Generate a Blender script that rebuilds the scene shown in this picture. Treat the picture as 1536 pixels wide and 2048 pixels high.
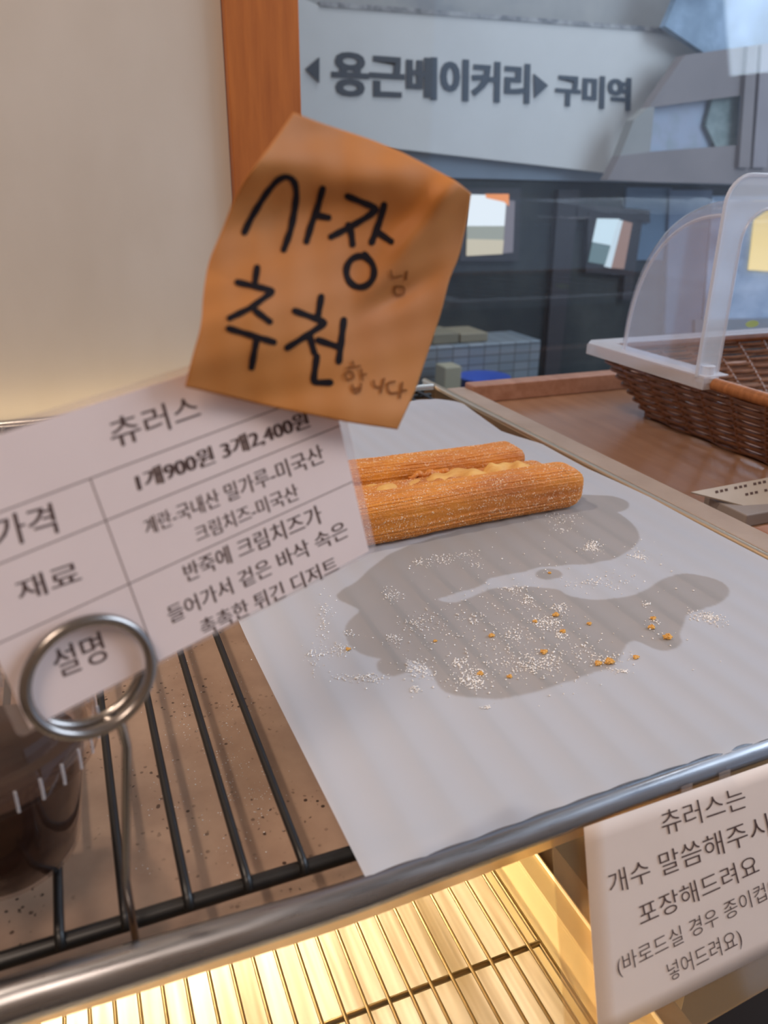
import bpy, bmesh, math, random
import numpy as np
from mathutils import Vector, Matrix
random.seed(7); rng = np.random.default_rng(7)
sc = bpy.context.scene
for o in list(bpy.data.objects): bpy.data.objects.remove(o)

# ------------------------------------------------------------------ camera
F = 1555.0                                     # focal length in pixels of the 1536 x 2048 frame
def _vp(u, v): return Vector((u-768, -(v-1024), -F)).normalized()
AY = _vp(85, 365); AX = _vp(4934, 425); AX = (AX - AY*AX.dot(AY)).normalized(); AZ = AX.cross(AY)
R = Matrix((AX, AY, AZ))                       # camera -> world
CAM = Vector((0, 0, .2))
cd = bpy.data.cameras.new('camera'); cam = bpy.data.objects.new('camera', cd); sc.collection.objects.link(cam)
cam.matrix_world = Matrix.Translation(CAM) @ R.to_4x4()
cd.sensor_fit = 'VERTICAL'; cd.sensor_height = 36; cd.lens = F/2048*36; cd.clip_start = .01; cd.clip_end = 50
cd.dof.use_dof = True; cd.dof.focus_distance = .40; cd.dof.aperture_fstop = 12
sc.camera = cam

# ------------------------------------------------------------------ light
sc.view_settings.view_transform = 'Standard'; sc.view_settings.look = 'None'
sc.view_settings.gamma = 1; sc.view_settings.use_curve_mapping = False; sc.view_settings.exposure = -0.06
w = bpy.data.worlds.new('world'); sc.world = w; w.use_nodes = True
w.node_tree.nodes['Background'].inputs[0].default_value = (.62, .74, 1, 1)
w.node_tree.nodes['Background'].inputs[1].default_value = .75
def area(name, loc, target, sx, sy, power, col):
    l = bpy.data.lights.new(name, 'AREA'); l.shape = 'RECTANGLE'; l.size = sx; l.size_y = sy; l.energy = power; l.color = col
    o = bpy.data.objects.new(name, l); sc.collection.objects.link(o); o.location = loc
    o.rotation_euler = (Vector(target)-Vector(loc)).to_track_quat('-Z', 'Y').to_euler(); return o
area('ceiling_panel_light', (-.45, -.55, 1.40), (.05, .3, 0), .5, .5, 11.0, (1, .80, .66))
area('shop_downlight', (-.45, .50, 1.3), (.1, .35, 0), .07, .07, 6.5, (1, .82, .66))
area('street_daylight', (1.5, 1.25, 2.6), (1.5, 1.25, 0), 2.0, .8, 40, (.90, .94, 1))
area('shopfront_daylight', (2.2, -.2, 1.2), (.2, .4, .1), 1.2, 1.4, 34, (.70, .84, 1))
area('case_strip_light', (-.02, .40, -.040), (.0, .25, -.142), .24, .02, 2.0, (1, .80, .52))
area('case_strip_light_back', (-.1, .772, -.012), (-.1, .80, .2), .5, .012, .085, (1, .72, .36))

# ------------------------------------------------------------------ geometry helpers
def ray(u, v): return R @ Vector(((u-768)/F, -(v-1024)/F, -1))
def PZ(u, v, z): d = ray(u, v); return CAM + d*((z-CAM.z)/d.z)
def PY(u, v, y): d = ray(u, v); return CAM + d*(y/d.y)
def PX(u, v, x): d = ray(u, v); return CAM + d*(x/d.x)
def on_plane(u, v, p0, n): d = ray(u, v); return CAM + d*((p0-CAM).dot(n)/d.dot(n))

class MB:
    def __init__(s): s.v = []; s.f = []
    def add(s, vs, fs):
        k = len(s.v); s.v += [tuple(p) for p in vs]; s.f += [tuple(i+k for i in f) for f in fs]
    def box(s, x0, x1, y0, y1, z0, z1):
        s.add([(x, y, z) for z in (z0, z1) for y in (y0, y1) for x in (x0, x1)],
              [(0,2,3,1),(4,5,7,6),(0,1,5,4),(2,6,7,3),(0,4,6,2),(1,3,7,5)])
    def hexa(s, b, t):                          # bottom quad, top quad
        s.add(list(b)+list(t), [(3,2,1,0),(4,5,6,7),(0,1,5,4),(1,2,6,5),(2,3,7,6),(3,0,4,7)])
    def slab(s, pts, n):                        # polygon with thickness vector n
        k = len(pts); n = Vector(n)
        s.add([Vector(p) for p in pts]+[Vector(p)+n for p in pts],
              [tuple(range(k))[::-1], tuple(range(k, 2*k))]+[(i, (i+1)%k, (i+1)%k+k, i+k) for i in range(k)])
    def tube(s, path, r, seg=10, closed=False, sy=1.0):
        P = [Vector(p) for p in path]; n = len(P); rings = []
        T = []
        for i in range(n):
            a = P[(i-1)%n] if closed or i > 0 else P[i]; b = P[(i+1)%n] if closed or i < n-1 else P[i]
            T.append((b-a).normalized())
        up = Vector((0,0,1)) if abs(T[0].z) < .9 else Vector((1,0,0))
        u = (up - T[0]*up.dot(T[0])).normalized(); k0 = len(s.v)
        for i in range(n):
            u = (u - T[i]*u.dot(T[i])).normalized(); w_ = T[i].cross(u)
            rr = r[i] if hasattr(r, '__len__') else r
            for j in range(seg):
                a = 2*math.pi*j/seg
                s.v.append(tuple(P[i]+u*(math.cos(a)*rr*sy)+w_*(math.sin(a)*rr)))
        for i in range(n if closed else n-1):
            for j in range(seg):
                a = k0+i*seg+j; b = k0+i*seg+(j+1)%seg; i2 = (i+1)%n
                s.f.append((a, b, k0+i2*seg+(j+1)%seg, k0+i2*seg+j))
        if not closed:
            s.f.append(tuple(k0+j for j in range(seg))[::-1]); s.f.append(tuple(k0+(n-1)*seg+j for j in range(seg)))
    def lathe(s, prof, c, seg=64):
        k = len(s.v); m = len(prof)
        for r, z in prof:
            for j in range(seg):
                a = 2*math.pi*j/seg; s.v.append((c[0]+r*math.cos(a), c[1]+r*math.sin(a), c[2]+z))
        for i in range(m-1):
            for j in range(seg):
                s.f.append((k+i*seg+j, k+i*seg+(j+1)%seg, k+(i+1)*seg+(j+1)%seg, k+(i+1)*seg+j))
    def grid(s, fn, nu, nv):
        k = len(s.v)
        for j in range(nv+1):
            for i in range(nu+1): s.v.append(tuple(fn(i/nu, j/nv)))
        for j in range(nv):
            for i in range(nu):
                a = k+j*(nu+1)+i; s.f.append((a, a+1, a+nu+2, a+nu+1))
    def build(s, name, mat, parent=None, smooth=False, bevel=0, solid=0):
        me = bpy.data.meshes.new(name); me.from_pydata(s.v, [], s.f); me.update()
        if smooth:
            me.polygons.foreach_set('use_smooth', [True]*len(me.polygons))
            try: me.set_sharp_from_angle(angle=math.radians(45))
            except Exception: pass
        o = bpy.data.objects.new(name, me); sc.collection.objects.link(o)
        if mat: me.materials.append(mat)
        if solid: m = o.modifiers.new('s', 'SOLIDIFY'); m.thickness = solid; m.offset = 0
        if bevel: m = o.modifiers.new('b', 'BEVEL'); m.width = bevel; m.segments = 2; m.limit_method = 'ANGLE'
        if parent: o.parent = parent
        return o
def tag(o, label, cat, group=None):
    o['label'] = label; o['category'] = cat
    if group: o['group'] = group
    return o
def struct(o): o['kind'] = 'structure'; return o
def empty(name, label, cat, group=None):
    o = bpy.data.objects.new(name, None); sc.collection.objects.link(o); o.empty_display_size = .01
    return tag(o, label, cat, group)

# ------------------------------------------------------------------ materials
class Mat:
    def __init__(s, name, col=(.8,.8,.8), rough=.5, metal=0, **kw):
        s.m = bpy.data.materials.new(name); s.m.use_nodes = True; s.nt = s.m.node_tree; s.b = s.nt.nodes['Principled BSDF']
        s.b.inputs['Base Color'].default_value = (*col, 1); s.b.inputs['Roughness'].default_value = rough; s.b.inputs['Metallic'].default_value = metal
        for k, v in kw.items():
            s.b.inputs[k.replace('_', ' ')].default_value = v
    def n(s, t, **kw):
        x = s.nt.nodes.new(t)
        for k, v in kw.items():
            if k in x.inputs: x.inputs[k].default_value = v
            else: setattr(x, k, v)
        return x
    def l(s, a, b): s.nt.links.new(a, b)
    def coord(s, scale=(1,1,1), rot=(0,0,0)):
        g = s.n('ShaderNodeTexCoord'); mp = s.n('ShaderNodeMapping'); mp.inputs['Scale'].default_value = scale; mp.inputs['Rotation'].default_value = rot
        s.l(g.outputs['Object'], mp.inputs['Vector']); return mp.outputs['Vector']
    def noise(s, scale, vec, detail=4, rough=.6):
        x = s.n('ShaderNodeTexNoise'); x.inputs['Scale'].default_value = scale; x.inputs['Detail'].default_value = detail; x.inputs['Roughness'].default_value = rough
        s.l(vec, x.inputs['Vector']); return x.outputs['Fac']
    def ramp(s, fac, stops):
        r = s.n('ShaderNodeValToRGB'); e = r.color_ramp.elements
        while len(e) < len(stops): e.new(.5)
        for i, (p, c) in enumerate(stops): e[i].position = p; e[i].color = (*c, 1) if len(c) == 3 else c
        s.l(fac, r.inputs['Fac']); return r.outputs['Color']
    def bump(s, h, strength=.3, dist=.001):
        b = s.n('ShaderNodeBump'); b.inputs['Strength'].default_value = strength; b.inputs['Distance'].default_value = dist
        s.l(h, b.inputs['Height']); s.l(b.outputs['Normal'], s.b.inputs['Normal'])
def noisy(name, stops, scale=40, stretch=(1,1,1), rough=.5, metal=0, bump=0, dist=.001, detail=5, **kw):
    m = Mat(name, rough=rough, metal=metal, **kw); f = m.noise(scale, m.coord(stretch), detail)
    m.l(m.ramp(f, stops), m.b.inputs['Base Color'])
    if bump: m.bump(f, bump, dist)
    return m.m

steel = Mat('brushed_steel', (.34,.34,.355), .28, 1)
f_ = steel.noise(90, steel.coord((.25,3,3)), 4); steel.l(steel.ramp(f_, [(.35,(.20,.20,.20)),(.7,(.42,.42,.42))]), steel.b.inputs['Roughness']); steel.bump(f_, .12, .0005); steel = steel.m
chrome = Mat('wire_chrome', (.62,.60,.56), .18, 1).m
def plain(name, col, rough=.6, metal=0): return Mat(name, col, rough, metal).m
gold_metal = Mat('warm_metal', (.72,.56,.38), .30, 1).m
black = noisy('black_coated_wire', [(.3,(.005,.005,.006)),(.7,(.012,.011,.010))], 60, rough=.36, bump=.1, dist=.0003)
lowfloor = noisy('cream_metal_floor', [(.30,(.42,.35,.24)),(.66,(.90,.85,.74))], 60, (2.0,.10,1), rough=.30, bump=.45, dist=.003, detail=2)  # long pale streaks paint the lamp's wavy reflections into the floor colour
cream = noisy('cream_painted_metal', [(.3,(.62,.50,.26)),(.7,(.72,.58,.32))], 25, rough=.35)
darkwood = noisy('dark_wood', [(.3,(.045,.02,.010)),(.7,(.13,.06,.03))], 30, (1,6,6), rough=.4, bump=.2)
post_wood = noisy('orange_stained_wood', [(.3,(.30,.080,.011)),(.7,(.44,.135,.022))], 14, (6,6,.6), rough=.45, bump=.15)
tray_wood = noisy('tray_veneer', [(.3,(.25,.12,.062)),(.7,(.34,.175,.095))], 18, (4,.5,4), rough=.30, bump=.05, Coat_Weight=.25, Coat_Roughness=.15)
rim_wood = noisy('tray_rim_wood', [(.3,(.30,.13,.07)),(.7,(.42,.21,.13))], 22, (4,.6,4), rough=.35)
beige = noisy('beige_edge', [(.3,(.34,.25,.19)),(.7,(.42,.32,.25))], 20, rough=.4)
acr = Mat('frosted_white_panel', (.66,.63,.58), .35)
f_ = acr.noise(5, acr.coord((2,1,1)), 3); acr.l(acr.ramp(f_, [(.3,(.50,.445,.385)),(.7,(.55,.50,.445))]), acr.b.inputs['Base Color']); acr = acr.m
# brown board under the rack: speckled with dark crumbs
bd = Mat('brown_speckled_board', rough=.30)
vec = bd.coord(); c1 = bd.ramp(bd.noise(45, vec), [(.3,(.31,.20,.140)),(.7,(.40,.27,.19))])
vo = bd.n('ShaderNodeTexVoronoi'); vo.inputs['Scale'].default_value = 330; bd.l(vec, vo.inputs['Vector'])
sp = bd.ramp(vo.outputs['Distance'], [(.0,(1,1,1)),(.22,(1,1,1)),(.30,(0,0,0))])
pn = bd.ramp(bd.noise(28, vec), [(.47,(0,0,0)),(.60,(1,1,1))])
pn2 = bd.ramp(bd.noise(260, vec, 1), [(.50,(0,0,0)),(.56,(1,1,1))])
mu = bd.n('ShaderNodeMath', operation='MULTIPLY'); bd.l(sp, mu.inputs[0]); bd.l(pn, mu.inputs[1])
mu2 = bd.n('ShaderNodeMath', operation='MULTIPLY'); bd.l(mu.outputs[0], mu2.inputs[0]); bd.l(pn2, mu2.inputs[1])
mx = bd.n('ShaderNodeMix', data_type='RGBA'); bd.l(mu2.outputs[0], mx.inputs[0]); bd.l(c1, mx.inputs[6]); mx.inputs[7].default_value = (.05,.025,.015,1)
bd.l(mx.outputs[2], bd.b.inputs['Base Color']); bd.bump(bd.noise(600, vec, 2), .06, .0004); board_m = bd.m
# greaseproof paper
pp = Mat('greaseproof_paper', (.80,.81,.84), .42)
at = pp.n('ShaderNodeAttribute', attribute_name='stain')
mx = pp.n('ShaderNodeMix', data_type='RGBA'); pp.l(at.outputs['Fac'], mx.inputs[0]); mx.inputs[6].default_value = (.70,.73,.80,1); mx.inputs[7].default_value = (.66,.65,.66,1)
fb = pp.noise(700, pp.coord(), 3); pp.bump(fb, .05, .0004)
pp.l(mx.outputs[2], pp.b.inputs['Base Color'])
tr = pp.n('ShaderNodeBsdfTranslucent'); tr.inputs[0].default_value = (.85,.84,.82,1)
tp = pp.n('ShaderNodeBsdfTransparent'); tp.inputs[0].default_value = (.9,.88,.85,1)
ms = pp.n('ShaderNodeMixShader'); mr = pp.n('ShaderNodeMapRange'); mr.inputs['To Min'].default_value = .30; mr.inputs['To Max'].default_value = .34
pp.l(at.outputs['Fac'], mr.inputs['Value']); pp.l(mr.outputs[0], ms.inputs[0]); pp.l(pp.b.outputs[0], ms.inputs[1]); pp.l(tr.outputs[0], ms.inputs[2])
ms2 = pp.n('ShaderNodeMixShader'); mr2 = pp.n('ShaderNodeMapRange'); mr2.inputs['To Min'].default_value = .12; mr2.inputs['To Max'].default_value = .32
pp.l(at.outputs['Fac'], mr2.inputs['Value']); pp.l(mr2.outputs[0], ms2.inputs[0]); pp.l(ms.outputs[0], ms2.inputs[1]); pp.l(tp.outputs[0], ms2.inputs[2])
pp.l(ms2.outputs[0], pp.nt.nodes['Material Output'].inputs[0]); paper_m = pp.m
def clear(name, tint, fac=.12, rough=.05, haze=0.0, hazecol=(.8,.85,.9)):
    m = Mat(name); nt = m.nt; t = m.n('ShaderNodeBsdfTransparent'); t.inputs[0].default_value = (*tint, 1)
    g = m.n('ShaderNodeBsdfGlossy'); g.inputs['Roughness'].default_value = rough; g.inputs[0].default_value = (1,1,1,1)
    lw = m.n('ShaderNodeLayerWeight'); lw.inputs['Blend'].default_value = .5
    pw = m.n('ShaderNodeMath', operation='POWER'); m.l(lw.outputs['Facing'], pw.inputs[0]); pw.inputs[1].default_value = 4.0
    ad = m.n('ShaderNodeMath', operation='MULTIPLY_ADD'); m.l(pw.outputs[0], ad.inputs[0]); ad.inputs[1].default_value = .8; ad.inputs[2].default_value = .03+fac*.1
    a = m.n('ShaderNodeMixShader'); m.l(ad.outputs[0], a.inputs[0]); m.l(t.outputs[0], a.inputs[1]); m.l(g.outputs[0], a.inputs[2])
    d = m.n('ShaderNodeBsdfDiffuse'); d.inputs[0].default_value = (*hazecol, 1)
    b = m.n('ShaderNodeMixShader'); b.inputs[0].default_value = haze; m.l(a.outputs[0], b.inputs[1]); m.l(d.outputs[0], b.inputs[2])
    m.l(b.outputs[0], nt.nodes['Material Output'].inputs[0]); return m.m
glass_m = clear('window_glass', (.93,.96,.98), .0, .02, .012, (.75,.85,1))
lid_m = clear('clear_lid_plastic', (.93,.94,.96), .3, .06, .10, (.9,.9,1))
rimlid_m = clear('clear_rim_plastic', (.9,.9,.92), .5, .10, .26, (.95,.96,1))
amber_m = clear('clear_sheet', (.98,.93,.84), .1, .08, .13, (.72,.50,.27))
lam_m = clear('laminate_film', (.96,.94,.93), .1, .12, .12, (.9,.8,.78))
cup_m = clear('clear_cup_plastic', (.80,.76,.75), .0, .06, .0, (.8,.75,.75))
card_m = noisy('card_paper', [(.3,(.78,.655,.63)),(.7,(.82,.695,.67))], 30, rough=.32)
sheet_m = noisy('notice_paper', [(.3,(.76,.66,.60)),(.7,(.80,.70,.64))], 30, rough=.5)
ink = Mat('black_ink', (.016,.012,.014), .6).m
ink_soft = Mat('printed_ink', (.10,.065,.06), .6).m
rule_ink = Mat('ruled_line_ink', (.26,.20,.19), .6).m
pencil = Mat('brown_pencil', (.22,.075,.022), .7).m
kraft = Mat('kraft_paper', (.5,.25,.08), .62)
vec = kraft.coord(); fk = kraft.noise(22, vec, 3)
kraft.l(kraft.ramp(fk, [(.3,(.51,.185,.036)),(.7,(.62,.245,.052))]), kraft.b.inputs['Base Color'])
wv = kraft.noise(420, vec, 3); kraft.bump(wv, .12, .0004)
kt = kraft.n('ShaderNodeBsdfTranslucent'); kt.inputs[0].default_value = (.6,.25,.06,1); km = kraft.n('ShaderNodeMixShader'); km.inputs[0].default_value = .15
kraft.l(kraft.b.outputs[0], km.inputs[1]); kraft.l(kt.outputs[0], km.inputs[2]); kraft.l(km.outputs[0], kraft.nt.nodes['Material Output'].inputs[0]); kraft = kraft.m
for _m in (ink, ink_soft, rule_ink, pencil): _m.node_tree.nodes['Principled BSDF'].inputs['Specular IOR Level'].default_value = .05
# churro crust
ch = Mat('sugared_churro_crust', rough=.55, Subsurface_Weight=.12, Subsurface_Scale=.004)
ch.b.inputs['Subsurface Radius'].default_value = (1,.4,.1)
vec = ch.coord(); base = ch.ramp(ch.noise(40, ch.coord((.35,1,1)), 4), [(.28,(.38,.095,.010)),(.5,(.62,.205,.014)),(.72,(.82,.34,.030))])
vo = ch.n('ShaderNodeTexVoronoi'); vo.inputs['Scale'].default_value = 750; ch.l(vec, vo.inputs['Vector'])
grain = ch.ramp(vo.outputs['Distance'], [(.0,(1,1,1)),(.28,(1,1,1)),(.45,(0,0,0))])
low = ch.n('ShaderNodeAttribute', attribute_name='sugar')
nn = ch.ramp(ch.noise(220, vec, 2), [(.42,(0,0,0)),(.6,(1,1,1))])
m1 = ch.n('ShaderNodeMath', operation='MULTIPLY'); ch.l(grain, m1.inputs[0]); ch.l(nn, m1.inputs[1])
m2 = ch.n('ShaderNodeMath', operation='MULTIPLY'); ch.l(m1.outputs[0], m2.inputs[0]); ch.l(low.outputs['Fac'], m2.inputs[1])
sg = ch.n('ShaderNodeMix', data_type='RGBA'); hf = ch.n('ShaderNodeMath', operation='MULTIPLY'); hf.inputs[1].default_value = .45; ch.l(low.outputs['Fac'], hf.inputs[0])
ch.l(hf.outputs[0], sg.inputs[0]); ch.l(base, sg.inputs[6]); sg.inputs[7].default_value = (.50,.185,.040,1)
mx = ch.n('ShaderNodeMix', data_type='RGBA'); ch.l(m2.outputs[0], mx.inputs[0]); ch.l(sg.outputs[2], mx.inputs[6]); mx.inputs[7].default_value = (.90,.66,.45,1)
ch.l(mx.outputs[2], ch.b.inputs['Base Color'])
ad = ch.n('ShaderNodeMath', operation='ADD'); ch.l(m2.outputs[0], ad.inputs[0]); ch.l(ch.noise(500, vec, 3), ad.inputs[1]); ch.bump(ad.outputs[0], .5, .0006)
churro_m = ch.m
crumb_dough = noisy('golden_inner_dough', [(.3,(.60,.26,.05)),(.7,(.80,.48,.14))], 120, (.5,1,1), rough=.6, bump=.6, dist=.0012)
sugar_m = Mat('sugar_crystal', (.90,.89,.88), .25).m
crumb_m = noisy('yellow_crumb', [(.3,(.65,.30,.05)),(.7,(.85,.52,.15))], 300, rough=.6, bump=.4)
wicker = noisy('brown_wicker', [(.3,(.15,.058,.026)),(.7,(.30,.13,.060))], 130, rough=.33, bump=.25, dist=.0006)
wick_rim = noisy('tan_wicker_binding', [(.3,(.30,.11,.035)),(.7,(.46,.19,.07))], 90, (1,4,1), rough=.4, bump=.3)
choc = noisy('dark_chocolate_drink', [(.3,(.020,.008,.005)),(.7,(.06,.028,.018))], 30, (1,1,2.5), rough=.3)
def emit(name, col, s): m = Mat(name, (.02,.02,.02), .5); m.b.inputs['Emission Color'].default_value = (*col,1); m.b.inputs['Emission Strength'].default_value = s; return m.m

# ------------------------------------------------------------------ printed text laid on planes
_tc = {}
def text_verts(body, off=0.0):
    c = bpy.data.curves.new('t', 'FONT'); c.body = body; c.resolution_u = 3; c.offset = off
    o = bpy.data.objects.new('t', c); sc.collection.objects.link(o); dg = bpy.context.evaluated_depsgraph_get()
    me = o.evaluated_get(dg).to_mesh(); v = np.array([p.co[:2] for p in me.vertices]); f = [tuple(p.vertices) for p in me.polygons]
    o.evaluated_get(dg).to_mesh_clear(); bpy.data.objects.remove(o); bpy.data.curves.remove(c); return v, f
def printed(name, body, quad, place, mat, parent, off=0.0, wide=0.0):
    """quad: where the four corners of the inked box sit (TL,TR,BR,BL); place: maps to the surface"""
    v, f = text_verts(body, off); lo = v.min(0); hi = v.max(0); q = [np.array(p, float) for p in quad]; mb = MB()
    # projective map of the unit square to the quad
    A = []; bb = []
    for (s, t), (X, Y) in zip([(0,0),(1,0),(1,1),(0,1)], q):
        A += [[s,t,1,0,0,0,-s*X,-t*X],[0,0,0,s,t,1,-s*Y,-t*Y]]; bb += [X,Y]
    h = np.linalg.solve(np.array(A), np.array(bb))
    for k in ((0,) if not wide else (-wide/2, wide/2)):
        pts = []
        for x, y in v:
            s = (x-lo[0]+k*(hi[1]-lo[1]))/(hi[0]-lo[0]); t = 1-(y-lo[1])/(hi[1]-lo[1]); d = h[6]*s+h[7]*t+1
            pts.append(place((h[0]*s+h[1]*t+h[2])/d, (h[3]*s+h[4]*t+h[5])/d, 1e-5*(1+(k>0))))
        mb.add(pts, f)
    return mb.build(name, mat, parent)

# ================================================================== LARGE STRUCTURE
YB = .80
shopwall = noisy('warm_shop_wall', [(.3,(.42,.32,.24)),(.7,(.50,.39,.30))], 3, rough=.7)
b = MB(); b.box(-1.5, -1.45, -1.0, .83, -.90, 1.65); struct(b.build('wall_left', shopwall))
b = MB(); b.box(-1.45, 1.2, -1.0, -.95, -.90, 1.65); struct(b.build('wall_front', shopwall))
b = MB(); b.box(-1.5, 1.4, -1.0, .83, 1.65, 1.70); struct(b.build('ceiling', plain('ceiling_paint', (.55,.50,.44), .8)))
b = MB(); b.box(-1.45, -.9, YB, YB+.03, -.90, 1.65); b.box(-.9, 1.4, YB, YB+.03, .75, 1.65); struct(b.build('wall_upper', shopwall))
b = MB(); b.box(-1.5, 3.5, -1.0, 4.0, -.95, -.90); struct(b.build('floor', noisy('floor_tiles', [(.3,(.10,.09,.08)),(.7,(.16,.14,.13))], 5, rough=.5)))
b = MB(); b.box(-.9, .1665, YB, YB+.006, -.012, .75)
o = struct(b.build('wall_back', acr)); o['label'] = 'frosted white panel left of the orange post'
b = MB(); b.box(.1672, .2345, YB-.012, YB+.03, -.012, .75); struct(b.build('trim_1', post_wood, bevel=.001))['label'] = 'orange stained timber post'
b = MB(); b.box(.2345, 1.9, YB+.004, YB+.010, -.03, .75); struct(b.build('window_1', glass_m))['label'] = 'glass pane behind the trays'
# ---- display case body under the trays
case = empty('display_case', 'bakery display case with lit lower shelf and wooden body', 'display case')
b = MB(); b.box(-.30, .36, .20, .775, -.0315, -.0275); b.build('upper_shelf', gold_metal, case)
b = MB(); b.box(-.30, .3665, .186, .30, -.034, -.0275); b.build('shelf_front_edge', gold_metal, case, bevel=.0008)
b = MB(); b.box(.375, 1.2, .20, .775, -.034, -.024); b.box(.375, 1.2, .745, .775, -.024, -.012); b.build('side_shelf', darkwood, case)
b = MB(); b.box(-.30, .1715, .06, .60, -.150, -.142); b.build('lower_floor', lowfloor, case)
b = MB(); b.box(.1715, .1735, .06, .60, -.148, -.106); b.box(.1715, .182, .06, .60, -.106, -.104); b.build('lower_side_flange', cream, case, bevel=.0004)
b = MB(); b.tube([(.1812,.06,-.1030),(.1812,.60,-.1030)], .0010, 8); b.build('flange_lip', noisy('pale_lip', [(.3,(.80,.70,.48)),(.7,(.86,.78,.58))], 20, rough=.35), case, True)
b = MB(); b.box(.1825, .194, .10, .60, -.150, -.1045); b.build('side_rail', noisy('brown_rail', [(.3,(.085,.055,.035)),(.7,(.12,.08,.05))], 20, rough=.5), case, bevel=.001)
b = MB(); b.box(.212, .218, .19, .60, -.60, -.036); b.build('side_panel', plain('umber_panel', (.055,.034,.017), .6), case)
b = MB(); b.box(.206, .2345, .181, .199, -.60, -.036); b.build('corner_post', noisy('ochre_post', [(.3,(.42,.26,.09)),(.7,(.55,.36,.14))], 20, (3,3,.5), rough=.45), case, bevel=.001)
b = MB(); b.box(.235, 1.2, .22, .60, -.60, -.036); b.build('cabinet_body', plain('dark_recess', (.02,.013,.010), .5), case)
b = MB(); b.box(-.30, 1.2, .05, .60, -.90, -.60); b.build('base', darkwood, case)
b = MB(); b.box(-.30, .215, .58, .60, -.142, -.036); b.build('back_panel', cream, case)
b = MB(); b.box(-.10, .17, .362, .378, -.0335, -.0318); b.build('lamp_strip', emit('lamp_strip_glow', (1,.75,.4), 6), case)
b = MB(); b.box(-.36, .3, .766, .778, -.0245, -.0135); b.build('back_lamp_strip', emit('back_lamp_glow', (1,.72,.38), 1.2), case)

# ---- tray with steel rail, holding the black rack
tray = empty('baking_tray', 'shallow brown tray with rounded steel front edge and thin metal side rim', 'tray')
RAILPX = [(-420,2150,.0062),(-150,2062,.0062),(0,2007,.0062),(200,1949,.0060),(400,1888,.0056),(560,1840,.0053),(700,1797,.0050),(863,1736,.0048),(972,1697,.0047),(1125,1640,.0046),(1217,1605,.0045),(1408,1537,.0044),(1536,1493,.0043),(1700,1437,.0043),(1840,1390,.0043)]
_r = [(PZ(u, v, -.003), q) for u, v, q in RAILPX]; _rx = [p.x for p, q in _r]; _ry = [p.y for p, q in _r]; _rr = [q for p, q in _r]
def rail_y(x): return float(np.mean([np.interp(x+d, _rx, _ry) for d in (-.012,-.006,0,.006,.012)]))
RX = [-.125+(.372+.125)*i/80 for i in range(81)]
b = MB(); b.tube([(x, rail_y(x), -.003) for x in RX], [float(np.interp(x, _rx, _rr)) for x in RX], 20); b.build('front_rail', steel, tray, True)
b = MB(); b.slab([(x, rail_y(x)+.0092, -.0265) for x in RX if x < .362]+[(.362,.745,-.0265),(-.125,.745,-.0265)], (0,0,.0025)); b.build('tray_floor', board_m, tray)
b = MB(); b.grid(lambda s_, t: (RX[0]+(RX[-1]-RX[0])*s_, rail_y(RX[0]+(RX[-1]-RX[0])*s_)+.0005+.0085*t, -.0055-.0205*t), 60, 2); b.build('front_wall', gold_metal, tray, solid=.0006)
b = MB(); b.tube([(.3695, .178, -.0015), (.3695, .4, -.0015), (.3695, .785, -.0015)], .0032, 14); b.build('side_rim', gold_metal, tray, True)
b = MB(); b.hexa([(.3625,.17,-.0245),(.3725,.17,-.0245),(.3725,.78,-.0245),(.3625,.78,-.0245)], [(.3650,.17,-.002),(.3725,.17,-.002),(.3725,.78,-.002),(.3650,.78,-.002)]); b.build('side_wall', gold_metal, tray)
b = MB(); b.tube([(-.125,.757,-.002),(.366,.757,-.002)], .004, 12); b.box(-.125,.366,.7475,.7535,-.0245,-.002); b.build('back_rim', chrome, tray, True)

# ---- black wire rack
rack = empty('cooling_rack', 'black coated wire rack lying in the tray under the paper', 'rack')
XW = [.0484+.01835*k for k in range(-9, 17)]
w0 = None
for k, x in enumerate(XW):
    if w0 is None:
        b = MB(); b.tube([(0,.1822,-.0046),(0,.1826,-.0028),(0,.1842,-.0016),(0,.19,-.0014),(0,.5,-.0014),(0,.742,-.0014)], .00155, 10)
        w0 = b.build('wire', black, rack, True); w0.location.x = x
    else:
        o = w0.copy(); sc.collection.objects.link(o); o.location.x = x
for y in (.1845, .738, .46):
    b = MB(); b.tube([(-.14, y+.0006*math.sin(3*t), -.0056) for t in (0,)]+[(.355, y, -.0056)], .0027, 12); b.build('crossbar', black, rack, True)
for x in (-.13, .345):
    for y in (.22, .70):
        b = MB(); b.tube([(x, y, -.004), (x, y, -.024)], .0015, 8); b.build('foot', black, rack, True)

low_wire = plain('olive_brown_wire', (.20,.15,.08), .35, 1)
# ---- lower rack
low_r = empty('chrome_rack', 'chrome wire rack over the glowing lower shelf', 'rack')
w0 = None
for k in range(0, 36):
    x = .1605-.00985*k
    if x < -.16: break
    if w0 is None:
        b = MB(); b.tube([(0,.07,-.1192),(0,.25,-.1192),(0,.56,-.1192)], .0009, 8); w0 = b.build('wire', low_wire, low_r, True); w0.location.x = x-.0018
    else:
        o = w0.copy(); sc.collection.objects.link(o); o.location.x = x-.0018
for y in (.2075, .45):
    b = MB(); b.tube([(-.18, y, -.1212), (.1655, y, -.1212)], .0014, 10); b.build('crossbar', low_wire, low_r, True)
b = MB(); b.tube([(.1655,.07,-.1212),(.1655,.56,-.1212)], .0013, 10); b.build('side_bar', low_wire, low_r, True)
for x in (-.15, .1655):
    for y in (.10, .45):
        b = MB(); b.tube([(x, y, -.122), (x, y, -.142)], .0013, 8); b.build('foot', chrome, low_r, True)

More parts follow.
